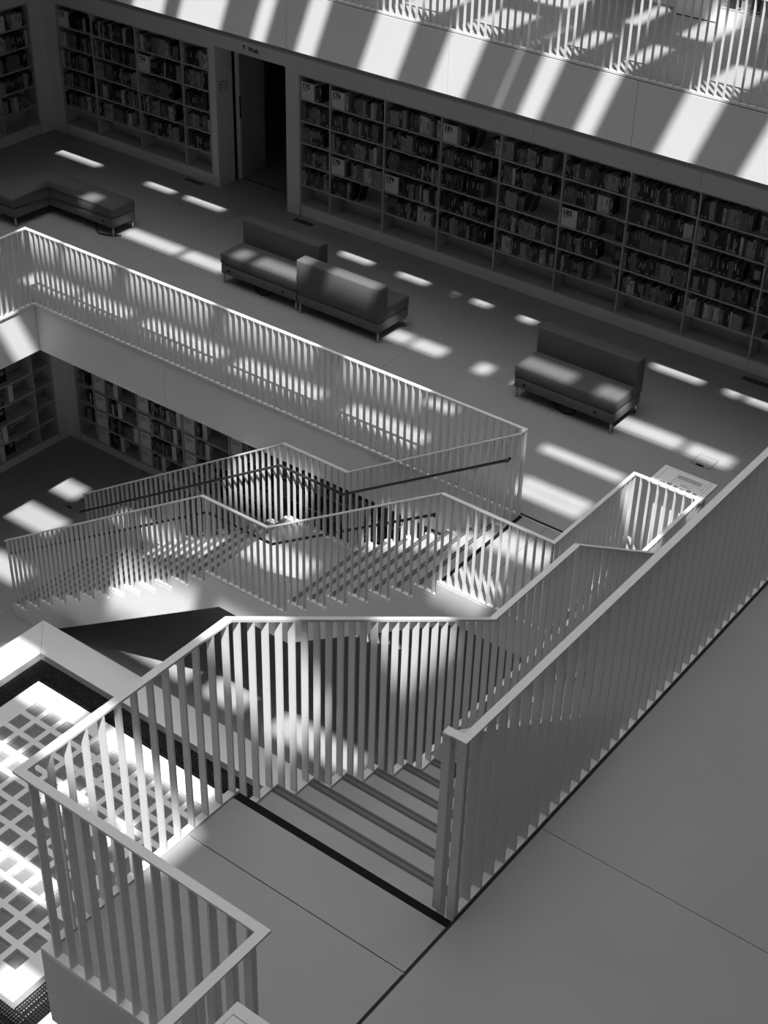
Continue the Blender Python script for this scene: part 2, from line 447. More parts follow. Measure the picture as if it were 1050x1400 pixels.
# ------------------------------------------------------------------ bookcases and books
BOOKS = []        # every book: (dist, pos, size, tone, yaw, tilt, place words)
def plan_books(x_a, x_b, place, dens=1.0, rng=random):
    """returns (centre, thickness, height, depth, tone) along a shelf"""
    out = []; x = x_a
    run_t = rng.choice([0, 1, 2, 3]); run_n = 0
    while True:
        t = rng.choice([.018, .024, .03, .036, .044, .052])
        if x + t > x_b: break
        if run_n <= 0:
            run_t = rng.choices(range(5), weights=[30, 20, 22, 20, 8])[0]; run_n = rng.choice([1, 1, 1, 1, 1, 2, 2, 4])
            run_h = rng.choice([.19, .205, .22, .235])
        run_n -= 1
        out.append((x + t / 2, t, run_h + rng.choice([0, 0, .008, -.008]), rng.choice([.14, .16, .175]), run_t))
        x += t + .0015
    return out

BMESH = {}
def book_mesh(t, h, d, tone):
    key = (round(t, 3), round(h, 3), round(d, 3), tone)
    if key not in BMESH:
        bm = bmesh.new()
        cv = .003
        bm_box(bm, -t / 2, t / 2, 0, cv, 0, h)                    # spine
        bm_box(bm, -t / 2, -t / 2 + cv, cv, d, 0, h)              # boards
        bm_box(bm, t / 2 - cv, t / 2, cv, d, 0, h)
        bm_box(bm, -t / 2 + cv, t / 2 - cv, cv, d - .006, .004, h - .006, 1)
        lt = h * .14 + .0
        # title on the spine and the library's shelf mark at its foot
        u = (round(t * 1000) * 7 + round(h * 1000) * 3 + tone * 5) % 5
        if u < 3: bm_box(bm, -t * .16, t * .16, -.0008, 0, h * (.3 + .1 * u), h * (.72 + .08 * u), 2)
        if u % 2: bm_box(bm, -t * .36, t * .36, -.0008, 0, .012, .034, 3)
        band = M['book_' + TONES[4 - tone if tone != 2 else 3][0]]
        BMESH[key] = mesh_from(bm, 'book', [M['book_' + TONES[tone][0]], M['pages'], band, M['pages']])
    return BMESH[key]

def bookcase(label, axis, edges, c, zs, face, plinth_z, depth=.3, parent_pos=None, top=True):
    """built-in bookcase. edges: bay edges along axis; c: front plane; zs: shelf-board tops from bottom to top; face: -1/+1 = side the front looks to along the other axis"""
    a0, a1 = edges[0], edges[-1]
    back = c - face * depth
    lo, hi = min(c, back), max(c, back)
    pos = ((a0 + a1) / 2, c, plinth_z) if axis == 'x' else (c, (a0 + a1) / 2, plinth_z)
    e = tag(empty('bookcase', pos), label, 'bookcase')
    T = .022
    z_lo, z_hi = zs[0] - T, zs[-1]
    bl, bh = (back, back + .012) if face < 0 else (back - .012, back)
    if face < 0: bl, bh = hi - .012, hi
    else: bl, bh = lo, lo + .012
    box('back_panel', e, M['shelf'], *ax(axis, a0, a1, bl, bh, z_lo, z_hi))
    for k, a in enumerate(edges):
        nm = 'side_panel' if k in (0, len(edges) - 1) else 'divider'
        box(nm, e, M['shelf'], *ax(axis, a - T / 2, a + T / 2, lo + (0.012 if face > 0 else 0), hi - (0.012 if face < 0 else 0), z_lo, z_hi))
    for a, b in zip(edges, edges[1:]):
        for z in zs:
            box('shelf', e, M['shelf'], *ax(axis, a + T / 2, b - T / 2, lo + .012, hi - .012, z - T, z))
    pe = edges[::2] if edges[-1] == edges[::2][-1] else edges[::2] + [edges[-1]]
    for a, b in zip(pe, pe[1:]):
        pz0, pz1 = plinth_z, zs[0] - T
        box('plinth', e, M['white'], *ax(axis, a + .002, b - .002, lo + .012, hi - .012, pz0, pz1))
    return e

def add_books(axis, a_lo, a_hi, c, z, face, place, lean=False):
    """stand a row of books; face: direction of the spines"""
    for (ctr, t, h, d, tone) in plan_books(a_lo, a_hi, place):
        BOOKS.append(dict(axis=axis, a=ctr, t=t, h=h, d=d, tone=tone, c=c, z=z, face=face, place=place, lean=0))
    if lean and a_hi + .06 < 1e9:
        t, h = .024, .21
        BOOKS.append(dict(axis=axis, a=a_hi + .05, t=t, h=h, d=.16, tone=random.choice([0, 1, 3]), c=c, z=z, face=face, place=place, lean=1))

def sign_card(number, axis, a, c, z, face, where, wd=.225, ht=.235, lines=1):
    """white index card standing on a shelf, face-out"""
    thick = .012
    lo = c - face * .02
    e_pos = (a + wd / 2, lo, z) if axis == 'x' else (lo, a + wd / 2, z)
    lab = ('white shelf sign reading %s %s' % (number, where)) if number else where
    e = tag(empty('shelf_sign', e_pos), lab, 'sign', 'white shelf signs')
    f0, f1 = (lo, lo + thick) if face < 0 else (lo - thick, lo)
    box('card', e, M['paper'], *ax(axis, a, a + wd, f0, f1, z, z + ht))
    # side cheeks of the box-shaped sign
    g0, g1 = (lo + thick, lo + .16) if face < 0 else (lo - .16, lo - thick)
    box('cheek', e, M['paper'], *ax(axis, a + wd - .01, a + wd, g0, g1, z, z + ht))
    if face < 0: rot = (math.pi / 2, 0, 0)
    else: rot = (math.pi / 2, 0, math.pi / 2)
    fr = lo + face * .0015
    def P(u, zz): return (a + u, fr, zz) if axis == 'x' else (fr, a + u, zz)
    if number:
        text('number', e, M['ink'], number, .092, P(.018, z + ht - .085), rot, bold=.0035)
        box('caption_line', e, M['greyink'], *ax(axis, a + .022, a + .11, fr - .001, fr + .001, z + ht - .115, z + ht - .103))
    else:
        for q in range(lines):
            box('caption_line', e, M['greyink'], *ax(axis, a + .025, a + .025 + (.13, .16, .09)[q % 3], fr - .001, fr + .001, z + ht - .05 - .028 * q, z + ht - .04 - .028 * q))
    return e

SH = [-3.675, -3.386, -3.080, -2.745, -2.412, -2.108]
ZS1 = [-3.675, -3.375, -3.06, -2.745, -2.43, -2.115, -1.785]
YF = 11.9
rowz = [ZS1[5], ZS1[4], ZS1[3], ZS1[2], ZS1[1]]          # from the top shelf down
ROWN = ['top', 'second', 'third', 'fourth', 'fifth']
E_R = [-10.84, -10.304, -9.368, -8.445, -7.517, -6.578, -5.641, -4.711, -3.78, -2.85, -1.92]
bookcase('long built-in bookcase with ten bays right of the dark doorway', 'x', E_R, YF, ZS1, -1, Z1)
FILL_R = {
    0: [[(.48, .72)], [(0, .95)], [(0, .86)], [(0, .9)], [(0, .96)]],
    1: [[(.27, .33), (.38, 1)], [(0, .88)], [(0, .9)], [(.27, .31), (.38, 1)], [(0, .46)]],
    2: [[(0, 1)], [(0, .86), (.94, 1)], [(0, 1)], [(.27, 1)], [(0, .95)]],
    3: [[(.26, .5), (.8, 1)], [(0, .88)], [(0, .4), (.45, .8)], [(0, .85)], [(0, .85)]],
    4: [[(0, .82)], [(0, .85)], [(0, .45)], [(0, 1)], [(0, .98)]],
    5: [[(0, 1)], [(0, .8)], [(.27, .62)], [(0, .65)], [(0, .58), (.9, 1)]],
    6: [[(0, 1)], [(0, 1)], [(0, 1)], [(0, 1)], [(0, .85), (.88, 1)]],
    7: [[(0, .75)], [(0, 1)], [(0, .75)], [(0, .85), (.9, 1)], [(0, .85)]],
    8: [[(0, .9)], [(0, .96)], [(0, .8)], [(0, .9)], [(.45, .8)]],
    9: [[(0, .9)], [(0, .7)], [(0, .8)], [(0, .9)], [(0, .6)]],
}
LEAN = {(3, 0), (4, 2), (1, 4)}
def fill_case(edges, fills, nm, frm):
    for b, rows in fills.items():
        a, bb = edges[b] + .013, edges[b + 1] - .013
        for rI, segs in enumerate(rows):
            place = '%s shelf of %s bay %s' % (ROWN[rI], ORD[frm(b)], nm)
            for si, (u, v) in enumerate(segs):
                add_books('x', a + u * (bb - a), a + v * (bb - a), YF + .03, rowz[rI], -1, place,
                          lean=((b, rI) in LEAN and v < .9 and nm == 'right of the doorway'))
fill_case(E_R, FILL_R, 'right of the doorway', lambda b: b)
for num, b, rI in (('175', 0, 0), ('176', 1, 0), ('178', 1, 3), ('179', 2, 3), ('181', 3, 0), ('182', 5, 2)):
    sign_card(num, 'x', E_R[b] + .016, YF, rowz[rI], -1, 'on %s shelf of %s bay right of the doorway' % (ROWN[rI], ORD[b]))
def display_book(b, rI, u, wd, tone, patch, words):
    a0 = E_R[b] + .013; x = a0 + u * (E_R[b + 1] - .013 - a0); z = rowz[rI]; y = YF + .07
    fb = tag(empty('display_book', (x + wd / 2, y, z)), '%s on %s shelf of %s bay right of the doorway' % (words, ROWN[rI], ORD[b]), 'book', 'face-out books in the long bookcase')
    cv = box('cover', fb, M['book_' + tone], x, x + wd, y, y + .022, z, z + .225)
    box('cover_picture', cv, M['book_' + patch], x + wd * .22, x + wd * .78, y - .0015, y, z + .06, z + .18)
display_book(7, 0, .83, .15, 'pale grey', 'grey', 'pale face-out book')
display_book(7, 2, .82, .14, 'black', 'pale grey', 'black face-out book with pale figure')
display_book(5, 2, .84, .12, 'black', 'dark grey', 'dark face-out book')
display_book(5, 3, .84, .13, 'black', 'grey', 'black face-out book with grey picture')
fb = tag(empty('magazine', (E_R[8] + .22, YF + .12, rowz[4])), 'magazine lying flat on fifth shelf of ninth bay right of the doorway', 'magazine')
box('pages', fb, M['pages'], E_R[8] + .10, E_R[8] + .36, YF + .03, YF + .22, rowz[4], rowz[4] + .008)
box('cover', fb, M['book_dark grey'], E_R[8] + .10, E_R[8] + .36, YF + .03, YF + .22, rowz[4] + .008, rowz[4] + .010)
# corner bookcase left of the door
E_L = [-15.69, -14.94, -14.007, -13.072, -12.545]
bookcase('built-in bookcase of four bays between room corner and dark doorway', 'x', E_L, YF, ZS1, -1, Z1)
FILL_L = {0: [[(.33, .85)], [(0, 1)], [(0, .85)], [(0, .9)], [(0, 1)]],
          1: [[(0, 1)], [(0, 1)], [(0, 1)], [(0, 1)], [(0, .8)]],
          2: [[(0, .95)], [(.28, 1)], [(0, .8)], [(0, .85)], [(0, .85)]],
          3: [[(0, 1)], [(0, .95)], [(.02, .9)], [(.06, 1)], [(.06, 1)]]}
fill_case(E_L, FILL_L, 'left of the doorway', lambda b: 3 - b)
for num, b, rI in (('173', 0, 0), ('174', 2, 1)):
    sign_card(num, 'x', E_L[b] + .016, YF, rowz[rI], -1, 'on %s shelf of %s bay left of the doorway' % (ROWN[rI], ORD[3 - b]))
# bookcase on the left wall
E_W = [7.2, 8.13, 9.06, 9.99, 10.92, 11.62]
XL1 = -16.0
bookcase('built-in bookcase on the side wall behind the cornered bench', 'y', E_W, XL1, ZS1, 1, Z1)
for b in range(2, 5):
    for rI in range(5):
        a, bb = E_W[b] + .015, E_W[b + 1] - .015
        if b == 4 and rI == 0: segs = [(.55, .95)]
        else: segs = [(0, random.choice([.8, .9, 1]))]
        for u, v in segs:
            add_books('y', a + u * (bb - a), a + v * (bb - a), XL1 - .03, rowz[rI], 1, '%s shelf of %s bay on the side wall' % (ROWN[rI], ORD[4 - b]))
sign_card('172', 'y', E_W[4] + .02, XL1, rowz[0], 1, 'on the side wall bookcase')

# walls of the bench gallery round the bookcases
wf = struct(empty('wall_far', (-8, YF, Z1)))
def wp(name, x0, x1, z0, z1, y0=YF, y1=YF + .32, m='wall'): return box(name, wf, M[m], x0, x1, y0, y1, z0, z1)
hj = [-16.2, -14.0, -11.7, -9.378, -7.055, -4.735, -2.41, 1.94]
for a, b in zip(hj, hj[1:]): wp('header_panel', a + .002, b - .002, -1.735, -.722)
wp('wall_pier', -16.0, -15.705, Z1, -1.735); wp('wall_pier', -12.53, -12.41, Z1, -1.735)
wp('wall_pier', -11.09, -10.855, Z1, -1.735); wp('wall_pier', -1.905, 1.94, Z1, -1.735)
for (a, b) in ((E_L[0] - .015, E_L[-1] + .015), (E_R[0] - .015, E_R[-1] + .015)):
    wp('shelf_frame', a, b, -1.785, -1.735)
box('perforated_strip', wf, M['perf'], -16.0, 1.94, YF - .003, YF, -1.55, -1.43)
bm = bmesh.new()
x = -16.0
while x < 1.5:
    for zz in (-1.47, -1.495, -1.52): bm_box(bm, x, x + .018, -.005, -.003, zz + 1.5, zz + 1.5 + .011)
    x += .03
o = obj('air_slots', bm, M['nosing'], wf, (0, YF, -1.5)); o['kind'] = 'stuff'
wt = text('lettering', wf, M['ink'], 'Welt', .092, (-11.765, YF - .002, -1.668), (math.pi / 2, 0, 0), bold=.003)
bm = bmesh.new()
bm_box(bm, -.006, .006, -.002, 0, 0, .06)
for s in (-1, 1):
    v = [bm.verts.new(p) for p in ((0, -.002, .07), (0, -.002, .052), (s * .028, -.002, .03), (s * .028, -.002, .046))]
    bm.faces.new(v)
obj('arrow', bm, M['ink'], wf, (-11.845, YF - .001, -1.665))
wl = struct(empty('wall_left', (XL1, 8, Z1)))
box('header_panel', wl, M['wall'], XL1 - .32, XL1, -6, 12.2, -1.735, -.722)
box('wall_pier', wl, M['wall'], XL1 - .32, XL1, 11.635, 12.2, Z1, -1.735)
box('wall_pier', wl, M['wall'], XL1 - .32, XL1, -6, 7.185, Z1, -1.735)
box('shelf_frame', wl, M['wall'], XL1 - .32, XL1, 7.185, 11.635, -1.785, -1.735)

# doorway
dj = struct(empty('door_1', (-11.7, 12.2, Z1)))
box('jamb', dj, M['wall'], -12.53, -12.41, YF + .32, 12.25, Z1, -1.735)
box('jamb', dj, M['wall'], -11.09, -10.97, YF + .32, 12.40, Z1, -1.735)
lf = box('door_leaf', dj, M['door'], -12.43, -12.37, 12.36, 12.90, Z1 + .012, -1.74)
box('leaf_edge_strip', lf, M['white'], -12.44, -12.36, 12.33, 12.36, Z1 + .012, -1.74)
box('lock_plate', lf, M['black'], -12.36, -12.355, 12.334, 12.356, Z1 + .95, Z1 + 1.3)
box('rebate', dj, M['black'], -12.53, -12.42, 12.26, 12.32, Z1, -1.735)
box('threshold', dj, M['joint'], -12.41, -11.09, 12.385, 12.405, Z1 - .002, Z1 + .002)
e = tag(empty('notice_plate', (-12.409, 12.05, -2.35)), 'small outlined notice plate on the door jamb', 'sign')
box('plate', e, M['wall'], -12.41, -12.407, 11.98, 12.13, -2.42, -2.28)
for zz in (-2.42, -2.373, -2.327, -2.28): box('print_line', e, M['ink'], -12.407, -12.405, 11.98, 12.13, zz - .003, zz + .003)
for yy in (11.98, 12.13): box('print_line', e, M['ink'], -12.407, -12.405, yy - .003, yy + .003, -2.42, -2.28)
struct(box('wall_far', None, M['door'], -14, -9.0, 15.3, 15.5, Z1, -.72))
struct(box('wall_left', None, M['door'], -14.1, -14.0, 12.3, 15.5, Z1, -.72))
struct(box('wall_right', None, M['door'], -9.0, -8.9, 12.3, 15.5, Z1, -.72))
# a bookcase end in the room behind
bookcase('dark bookcase glimpsed in the room behind the open door', 'y', [13.2, 14.1, 15.0], -10.6, ZS1, -1, Z1, depth=.3)

# ------------------------------------------------------------------ bottom floor bookcases
XL2, YF2 = -13.8, 9.7
ZS2 = [-7.57, -7.27, -6.955, -6.635, -6.32, -6.0, -5.69]
E2L = [4.46, 5.39, 6.32, 7.25, 8.18, 9.105, 9.475]
bookcase('sparsely filled bookcase on the side wall of the bottom floor', 'y', E2L, XL2, ZS2, 1, Z2)
E2F = [-13.54, -13.154, -12.222, -11.29, -10.36, -9.43, -8.5, -7.57, -6.64]
bookcase('bookcase with many white signs on the far wall of the bottom floor', 'x', E2F, YF2, ZS2, -1, Z2)
rz2 = [ZS2[5], ZS2[4], ZS2[3], ZS2[2], ZS2[1], ZS2[0]]
R2N = ['top', 'second', 'third', 'fourth', 'fifth', 'lowest']
def row2(b, r, segs):
    a, bb = E2F[b] + .013, E2F[b + 1] - .013
    for u, v in segs:
        add_books('x', a + u * (bb - a), a + v * (bb - a), YF2 + .03, rz2[r], -1, '%s shelf of %s bay on the bottom floor' % (R2N[r], ORD[b]))
F2 = {0: {1: [(.1, .75)], 2: [(.5, .9)], 3: [(.3, .8)]},
      1: {0: [(.3, .9)], 1: [(.28, .45)], 2: [(.27, .5)], 3: [(.27, .85)], 4: [(.27, .5)]},
      2: {0: [(.3, .9)], 1: [(.24, .85)], 2: [(.24, .75)], 3: [(.24, .7)], 4: [(.27, .4)]},
      3: {0: [(.3, .9)], 1: [(.3, .4)], 2: [(.28, .42)], 3: [(.3, .8)], 4: [(.2, .8)]},
      4: {0: [(.2, .9)], 1: [(.3, .9)], 2: [(.3, .8)], 3: [(.0, .8)], 4: [(.2, .9)]},
      5: {1: [(0, .9)], 2: [(0, .8)], 3: [(.1, .9)], 4: [(0, .7)]}, 6: {1: [(0, .9)], 2: [(0, .8)], 3: [(.1, .9)]}, 7: {2: [(0, .8)], 3: [(0, .9)]}}
for b, rr in F2.items():
    for r2, sg in rr.items(): row2(b, r2 + 1, sg)
for b, r2s in ((1, (1, 2, 3, 4)), (2, (1, 2, 3, 4)), (3, (1, 2, 3)), (4, (1, 2))):
    for r2 in [q + 1 for q in r2s]:
        sign_card(None, 'x', E2F[b] + .016, YF2, rz2[r2], -1, 'blank-topped white sign on %s shelf of %s bay, bottom floor' % (R2N[r2], ORD[b]), wd=.215, ht=.265, lines=3)
for b, r2, u in ((1, 1, .46), (1, 2, .52), (1, 3, .87), (1, 4, .52), (2, 1, .87), (2, 2, .77), (2, 3, .72), (3, 1, .42), (3, 2, .46), (2, 4, .45)):
    r2 += 1
    a = E2F[b] + .013 + u * .9
    bx = tag(empty('book_support', (a + .04, YF2, rz2[r2])), 'white bookend closing the books on %s shelf of %s bay, bottom floor' % (R2N[r2], ORD[b]), 'bookend', 'white bookends on the bottom floor')
    box('front', bx, M['paper'], a, a + .085, YF2 + .03, YF2 + .04, rz2[r2], rz2[r2] + .25)
    box('side', bx, M['paper'], a, a + .006, YF2 + .04, YF2 + .2, rz2[r2], rz2[r2] + .25)
# left wall: face-out books, a few rows
def left2(y0, y1, r2):
    add_books('y', y0, y1, XL2 - .03, rz2[r2], 1, '%s shelf of side-wall bookcase on the bottom floor' % R2N[r2])
left2(8.32, 8.62, 2); left2(8.3, 8.42, 4); left2(8.25, 8.33, 5)
for y, r2, g in ((8.63, 1, 'black'), (8.52, 3, 'black'), (8.68, 4, 'grey'), (8.62, 5, 'black')):
    fb = tag(empty('display_book', (XL2 - .12, y, rz2[r2])), '%s book standing face-out on %s shelf of side-wall bookcase, bottom floor' % (g, R2N[r2]), 'book', 'face-out books on the side wall')
    c_ = box('cover', fb, M['book_' + g], XL2 - .15, XL2 - .12, y - .08, y + .08, rz2[r2], rz2[r2] + .235)
    box('title_patch', c_, M['book_pale grey'], XL2 - .12, XL2 - .1185, y - .03, y + .04, rz2[r2] + .12, rz2[r2] + .18)
for y, r2 in ((8.64, 2), (8.44, 4), (8.34, 5)):
    bx = tag(empty('book_support', (XL2 - .02, y + .04, rz2[r2])), 'white bookend on %s shelf of side-wall bookcase, bottom floor' % R2N[r2], 'bookend', 'white bookends on the bottom floor')
    box('front', bx, M['paper'], XL2 - .04, XL2 - .03, y, y + .085, rz2[r2], rz2[r2] + .265)
    box('side', bx, M['paper'], XL2 - .2, XL2 - .04, y, y + .006, rz2[r2], rz2[r2] + .265)
for r2 in (4, 5):
    sign_card(None, 'y', 8.06, XL2, rz2[r2], 1, 'white sign on %s shelf of side-wall bookcase, bottom floor' % R2N[r2], wd=.2, ht=.265, lines=2)
wf2 = struct(empty('wall_far', (-8, YF2, Z2)))
box('wall_pier', wf2, M['wall'], -13.8, -13.553, YF2, YF2 + .32, Z2, -5.68)
box('header_panel', wf2, M['wall'], -14.1, 1, YF2, YF2 + .32, -5.68, Z1 - .69)
box('wall_pier', wf2, M['wall'], -6.625, 1, YF2, YF2 + .32, Z2, -5.68)
wl2 = struct(empty('wall_left', (XL2, 4, Z2)))
box('wall_pier', wl2, M['wall'], XL2 - .32, XL2, 9.49, 10.0, Z2, -5.68)
box('header_panel', wl2, M['wall'], XL2 - .32, XL2, -5, 10.0, -5.68, Z1 - .69)
box('wall_pier', wl2, M['wall'], XL2 - .32, XL2, -5, 4.445, Z2, -5.68)
struct(box('wall_right', None, M['wall'], .3, .6, -5, 10, Z2, Z1 - .69))
struct(box('wall_near', None, M['wall'], -14, .3, -5.2, -5, Z2, Z1 - .69))

# ------------------------------------------------------------------ upper far gallery
YK = 12.36
wk = struct(empty('wall_far', (-5, YK, 0)))
box('wall_pier', wk, M['wall'], -5.60, -5.07, YK, YK + .35, 0.004, 3.18)
box('skirting_gap', wk, M['joint'], -5.60, -5.07, YK - .003, YK, 0.0, .012)
box('wall_pier', wk, M['wall'], -16, -7.0, YK, YK + .35, 0.0, 3.18)
box('header_panel', wk, M['wall'], -7.0, -5.60, YK, YK + .35, 2.15, 3.18)
box('header_panel', wk, M['wall'], -5.07, 4, YK, YK + .35, 2.15, 3.18)
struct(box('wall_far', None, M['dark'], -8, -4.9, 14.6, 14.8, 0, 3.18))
EK = [-5.05, -4.12, -3.19, -2.26, -1.33, -.4]
ZSK = [.185, .5, .815, 1.13, 1.445, 1.76, 2.1]
bookcase('bookcase behind the railing of the upper far gallery', 'x', EK, YK, ZSK, -1, 0.0)
for b in range(5):
    for r2 in range(6):
        a, bb = EK[b] + .013, EK[b + 1] - .013
        add_books('x', a, a + random.choice([.7, .9, 1]) * (bb - a), YK + .03, ZSK[r2], -1, 'upper gallery bookcase')

# ------------------------------------------------------------------ place the books
def book_pos(b):
    return Vector((b['a'], b['c'], b['z'])) if b['axis'] == 'x' else Vector((b['c'], b['a'], b['z']))
def book_rot(b):
    yaw = 0 if b['axis'] == 'x' else math.pi / 2
    tilt = math.radians(14) if b['lean'] else 0
    return Euler((0, tilt, yaw))
def in_view(p):
    q = p - CAM_POS; zz = q.dot(f_)
    u = F_PX * q.dot(r_) / zz + 525; v = F_PX * q.dot(d_) / zz + 700
    return 2 < u < 1048 and 2 < v < 1398
for b in BOOKS:
    p = book_pos(b); b['p'] = p
    hidden = b['place'].startswith('upper') or (p.z < -5 and p.x > -10.2)
    b['key'] = (0 if (in_view(p) and not hidden) else 1, (p - CAM_POS).length)
BOOKS.sort(key=lambda b: b['key'])
NIND = 298
for b in BOOKS[:NIND]:
    o = bpy.data.objects.new('book', book_mesh(b['t'], b['h'], b['d'], b['tone']))
    link(o, None, b['p'] + Vector((0, 0, .012 if b['lean'] else 0.0))); o.rotation_euler = book_rot(b)
    size = 'thin' if b['t'] < .027 else ('thick' if b['t'] > .04 else 'medium')
    lab = '%s %s book %son the %s' % (size, TONES[b['tone']][0], 'leaning ' if b['lean'] else '', b['place'])
    tag(o, lab, 'book', 'books on the ' + b['place'])
bm = bmesh.new(); slots = [M['book_' + t] for t, g in TONES] + [M['pages'], M['paper']]
for b in BOOKS[NIND:]:
    me = book_mesh(b['t'], b['h'], b['d'], b['tone'])
    mx = Matrix.Translation(b['p'] + Vector((0, 0, .012 if b['lean'] else 0))) @ book_rot(b).to_matrix().to_4x4()
    n0 = len(bm.verts); idx = []
    vs_ = [bm.verts.new(mx @ v.co) for v in me.vertices]
    for p in me.polygons:
        f = bm.faces.new([vs_[i] for i in p.vertices]); mn = me.materials[p.material_index]
        f.material_index = slots.index(mn)
rest = obj('book_rows', bm, slots, None, (0, 0, 0))
tag(rest, 'rows of books farther along the bookcases', 'books', kind='stuff')

# ------------------------------------------------------------------ benches
def socket(par, x, y, z):
    s = box('socket_plate', par, M['fabric2'], x - .032, x + .032, y - .006, y, z - .032, z + .032)
    bm = bmesh.new(); bmesh.ops.create_cone(bm, cap_ends=True, segments=12, radius1=.017, radius2=.017, depth=.006, matrix=Matrix.Rotation(math.pi / 2, 4, 'X'))
    obj('socket_hole', bm, M['black'], s, (x, y - .007, z))

def bench(label, x0, x1, y0, y1, back=None, socks=True, group='upholstered benches'):
    e = tag(empty('bench_seat', ((x0 + x1) / 2, (y0 + y1) / 2, Z1)), label, 'bench', group)
    B = Z1
    box('base', e, M['fabric2'], x0 + .008, x1 - .008, y0 + .008, y1 - .008, B + .14, B + .275, .012)
    sy0, sy1 = (y0, y1 - .183) if back == 'far' else (y0 + .183, y1)
    box('seat', e, M['fabric'], x0, x1, sy0, sy1, B + .28, B + .43, .022, 3)
    if back == 'far': box('backrest', e, M['fabric'], x0, x1, y1 - .185, y1 + .005, B + .28, B + .75, .024, 3)
    if back == 'near': box('backrest', e, M['fabric'], x0, x1, y0 - .005, y0 + .185, B + .28, B + .75, .024, 3)
    for xx in (x0 + .035, x1 - .035):
        for yy in (y0 + .035, y1 - .035):
            tube('leg', e, M['chrome'], [(xx, yy, B), (xx, yy, B + .15)], .014, 10)
    if socks:
        for u in (.11, .82): socket(e, x0 + u * (x1 - x0), y0 + .008, B + .21)
        mid = x0 + .62 * (x1 - x0)
        tube('cable', e, M['black'], [(mid, y0 + .12, B + .14), (mid - .05, y0 + .08, B + .02), (mid - .15, y0 + .06, B + .008), (mid - .28, y0 + .10, B + .008), (mid - .38, y0 + .2, B + .008)], .007, 6)
    return e
bench('grey bench with low backrest standing alone beside the stair-head opening', -5.655, -4.31, 9.58, 10.22, 'far')
bench('grey bench with backrest towards the books, joined to a reversed one', -10.275, -8.965, 9.585, 10.22, 'far')
bench('grey bench with backrest towards the opening, joined to a reversed one', -8.955, -7.635, 9.57, 10.205, 'near', socks=False)
e = tag(empty('corner_bench', (-13.6, 9.7, Z1)), 'low backless grey bench bent in an L', 'bench', 'upholstered benches')
B = Z1
def lshape(name, m, z0, z1, ins, bev):
    P = [(-14.1 + ins, 8.98 + ins), (-13.6 - ins, 8.98 + ins), (-13.6 - ins, 9.63 + ins), (-12.33 - ins, 9.63 + ins), (-12.33 - ins, 10.09 - ins), (-14.1 + ins, 10.09 - ins)]
    bm = bmesh.new(); c0 = Vector((-13.6, 9.7, z0))
    lo = [bm.verts.new(Vector((x, y, z0)) - c0) for x, y in P]; hi = [bm.verts.new(Vector((x, y, z1)) - c0) for x, y in P]
    for i in range(6): bm.faces.new((lo[i], lo[(i + 1) % 6], hi[(i + 1) % 6], hi[i]))
    bm.faces.new(lo[::-1]); bm.faces.new(hi)
    bmesh.ops.bevel(bm, geom=list(bm.edges), offset=bev, segments=2, affect='EDGES', profile=.5)
    return obj(name, bm, m, e, c0, True)
lshape('base', M['fabric2'], B + .14, B + .275, .008, .01); lshape('seat', M['fabric'], B + .28, B + .43, 0, .025)
for xx, yy in ((-14.06, 9.02), (-13.64, 9.02), (-12.37, 9.67), (-12.37, 10.05), (-14.06, 10.05)):
    tube('leg', e, M['chrome'], [(xx, yy, B), (xx, yy, B + .15)], .014, 10)
socket(e, -12.52, 9.638, B + .21)
tube('cable', e, M['black'], [(-12.7, 9.7, B + .15), (-12.66, 9.62, B + .06), (-12.58, 9.6, B + .01), (-12.45, 9.64, B + .008), (-12.3, 9.75, B + .008)], .009, 6)

# ------------------------------------------------------------------ glass-block roof light with its stone bench
GX0, GX1, GY0, GY1, GZ = -9.365, -6.02, 1.735, 5.09, -7.27
bn = tag(empty('parapet_bench', (-7.69, 3.41, Z2)), 'low white parapet bench framing the field of glass blocks', 'bench')
CH, BW = .375, .465
ix0, ix1, iy0, iy1 = GX0 - CH, GX1 + CH, GY0 - CH, GY1 + CH
ox0, ox1, oy0, oy1 = ix0 - BW, ix1 + BW, iy0 - BW, iy1 + BW
def mitre(name, P, parent):
    bm = bmesh.new(); c0 = Vector((P[0][0], P[0][1], Z2))
    lo = [bm.verts.new(Vector((x, y, Z2)) - c0) for x, y in P]; hi = [bm.verts.new(Vector((x, y, GZ)) - c0) for x, y in P]
    for i in range(4): bm.faces.new((lo[i], lo[(i + 1) % 4], hi[(i + 1) % 4], hi[i]))
    bm.faces.new(lo[::-1]); bm.faces.new(hi)
    return obj(name, bm, M['white'], parent, c0)
g = .0025
mitre('bench_side', [(ox0 + g, oy1), (ox1 - g, oy1), (ix1 - g, iy1), (ix0 + g, iy1)], bn)
mitre('bench_side', [(ox0 + g, oy0), (ox1 - g, oy0), (ix1 - g, iy0), (ix0 + g, iy0)], bn)
mitre('bench_side', [(ox0, oy0 + g), (ox0, oy1 - g), (ix0, iy1 - g), (ix0, iy0 + g)], bn)
mitre('bench_side', [(ox1, oy0 + g), (ox1, oy1 - g), (ix1, iy1 - g), (ix1, iy0 + g)], bn)
box('channel_floor', bn, M['pit'], ix0, ix1, iy0, iy1, Z2 - .002, Z2 + .06)
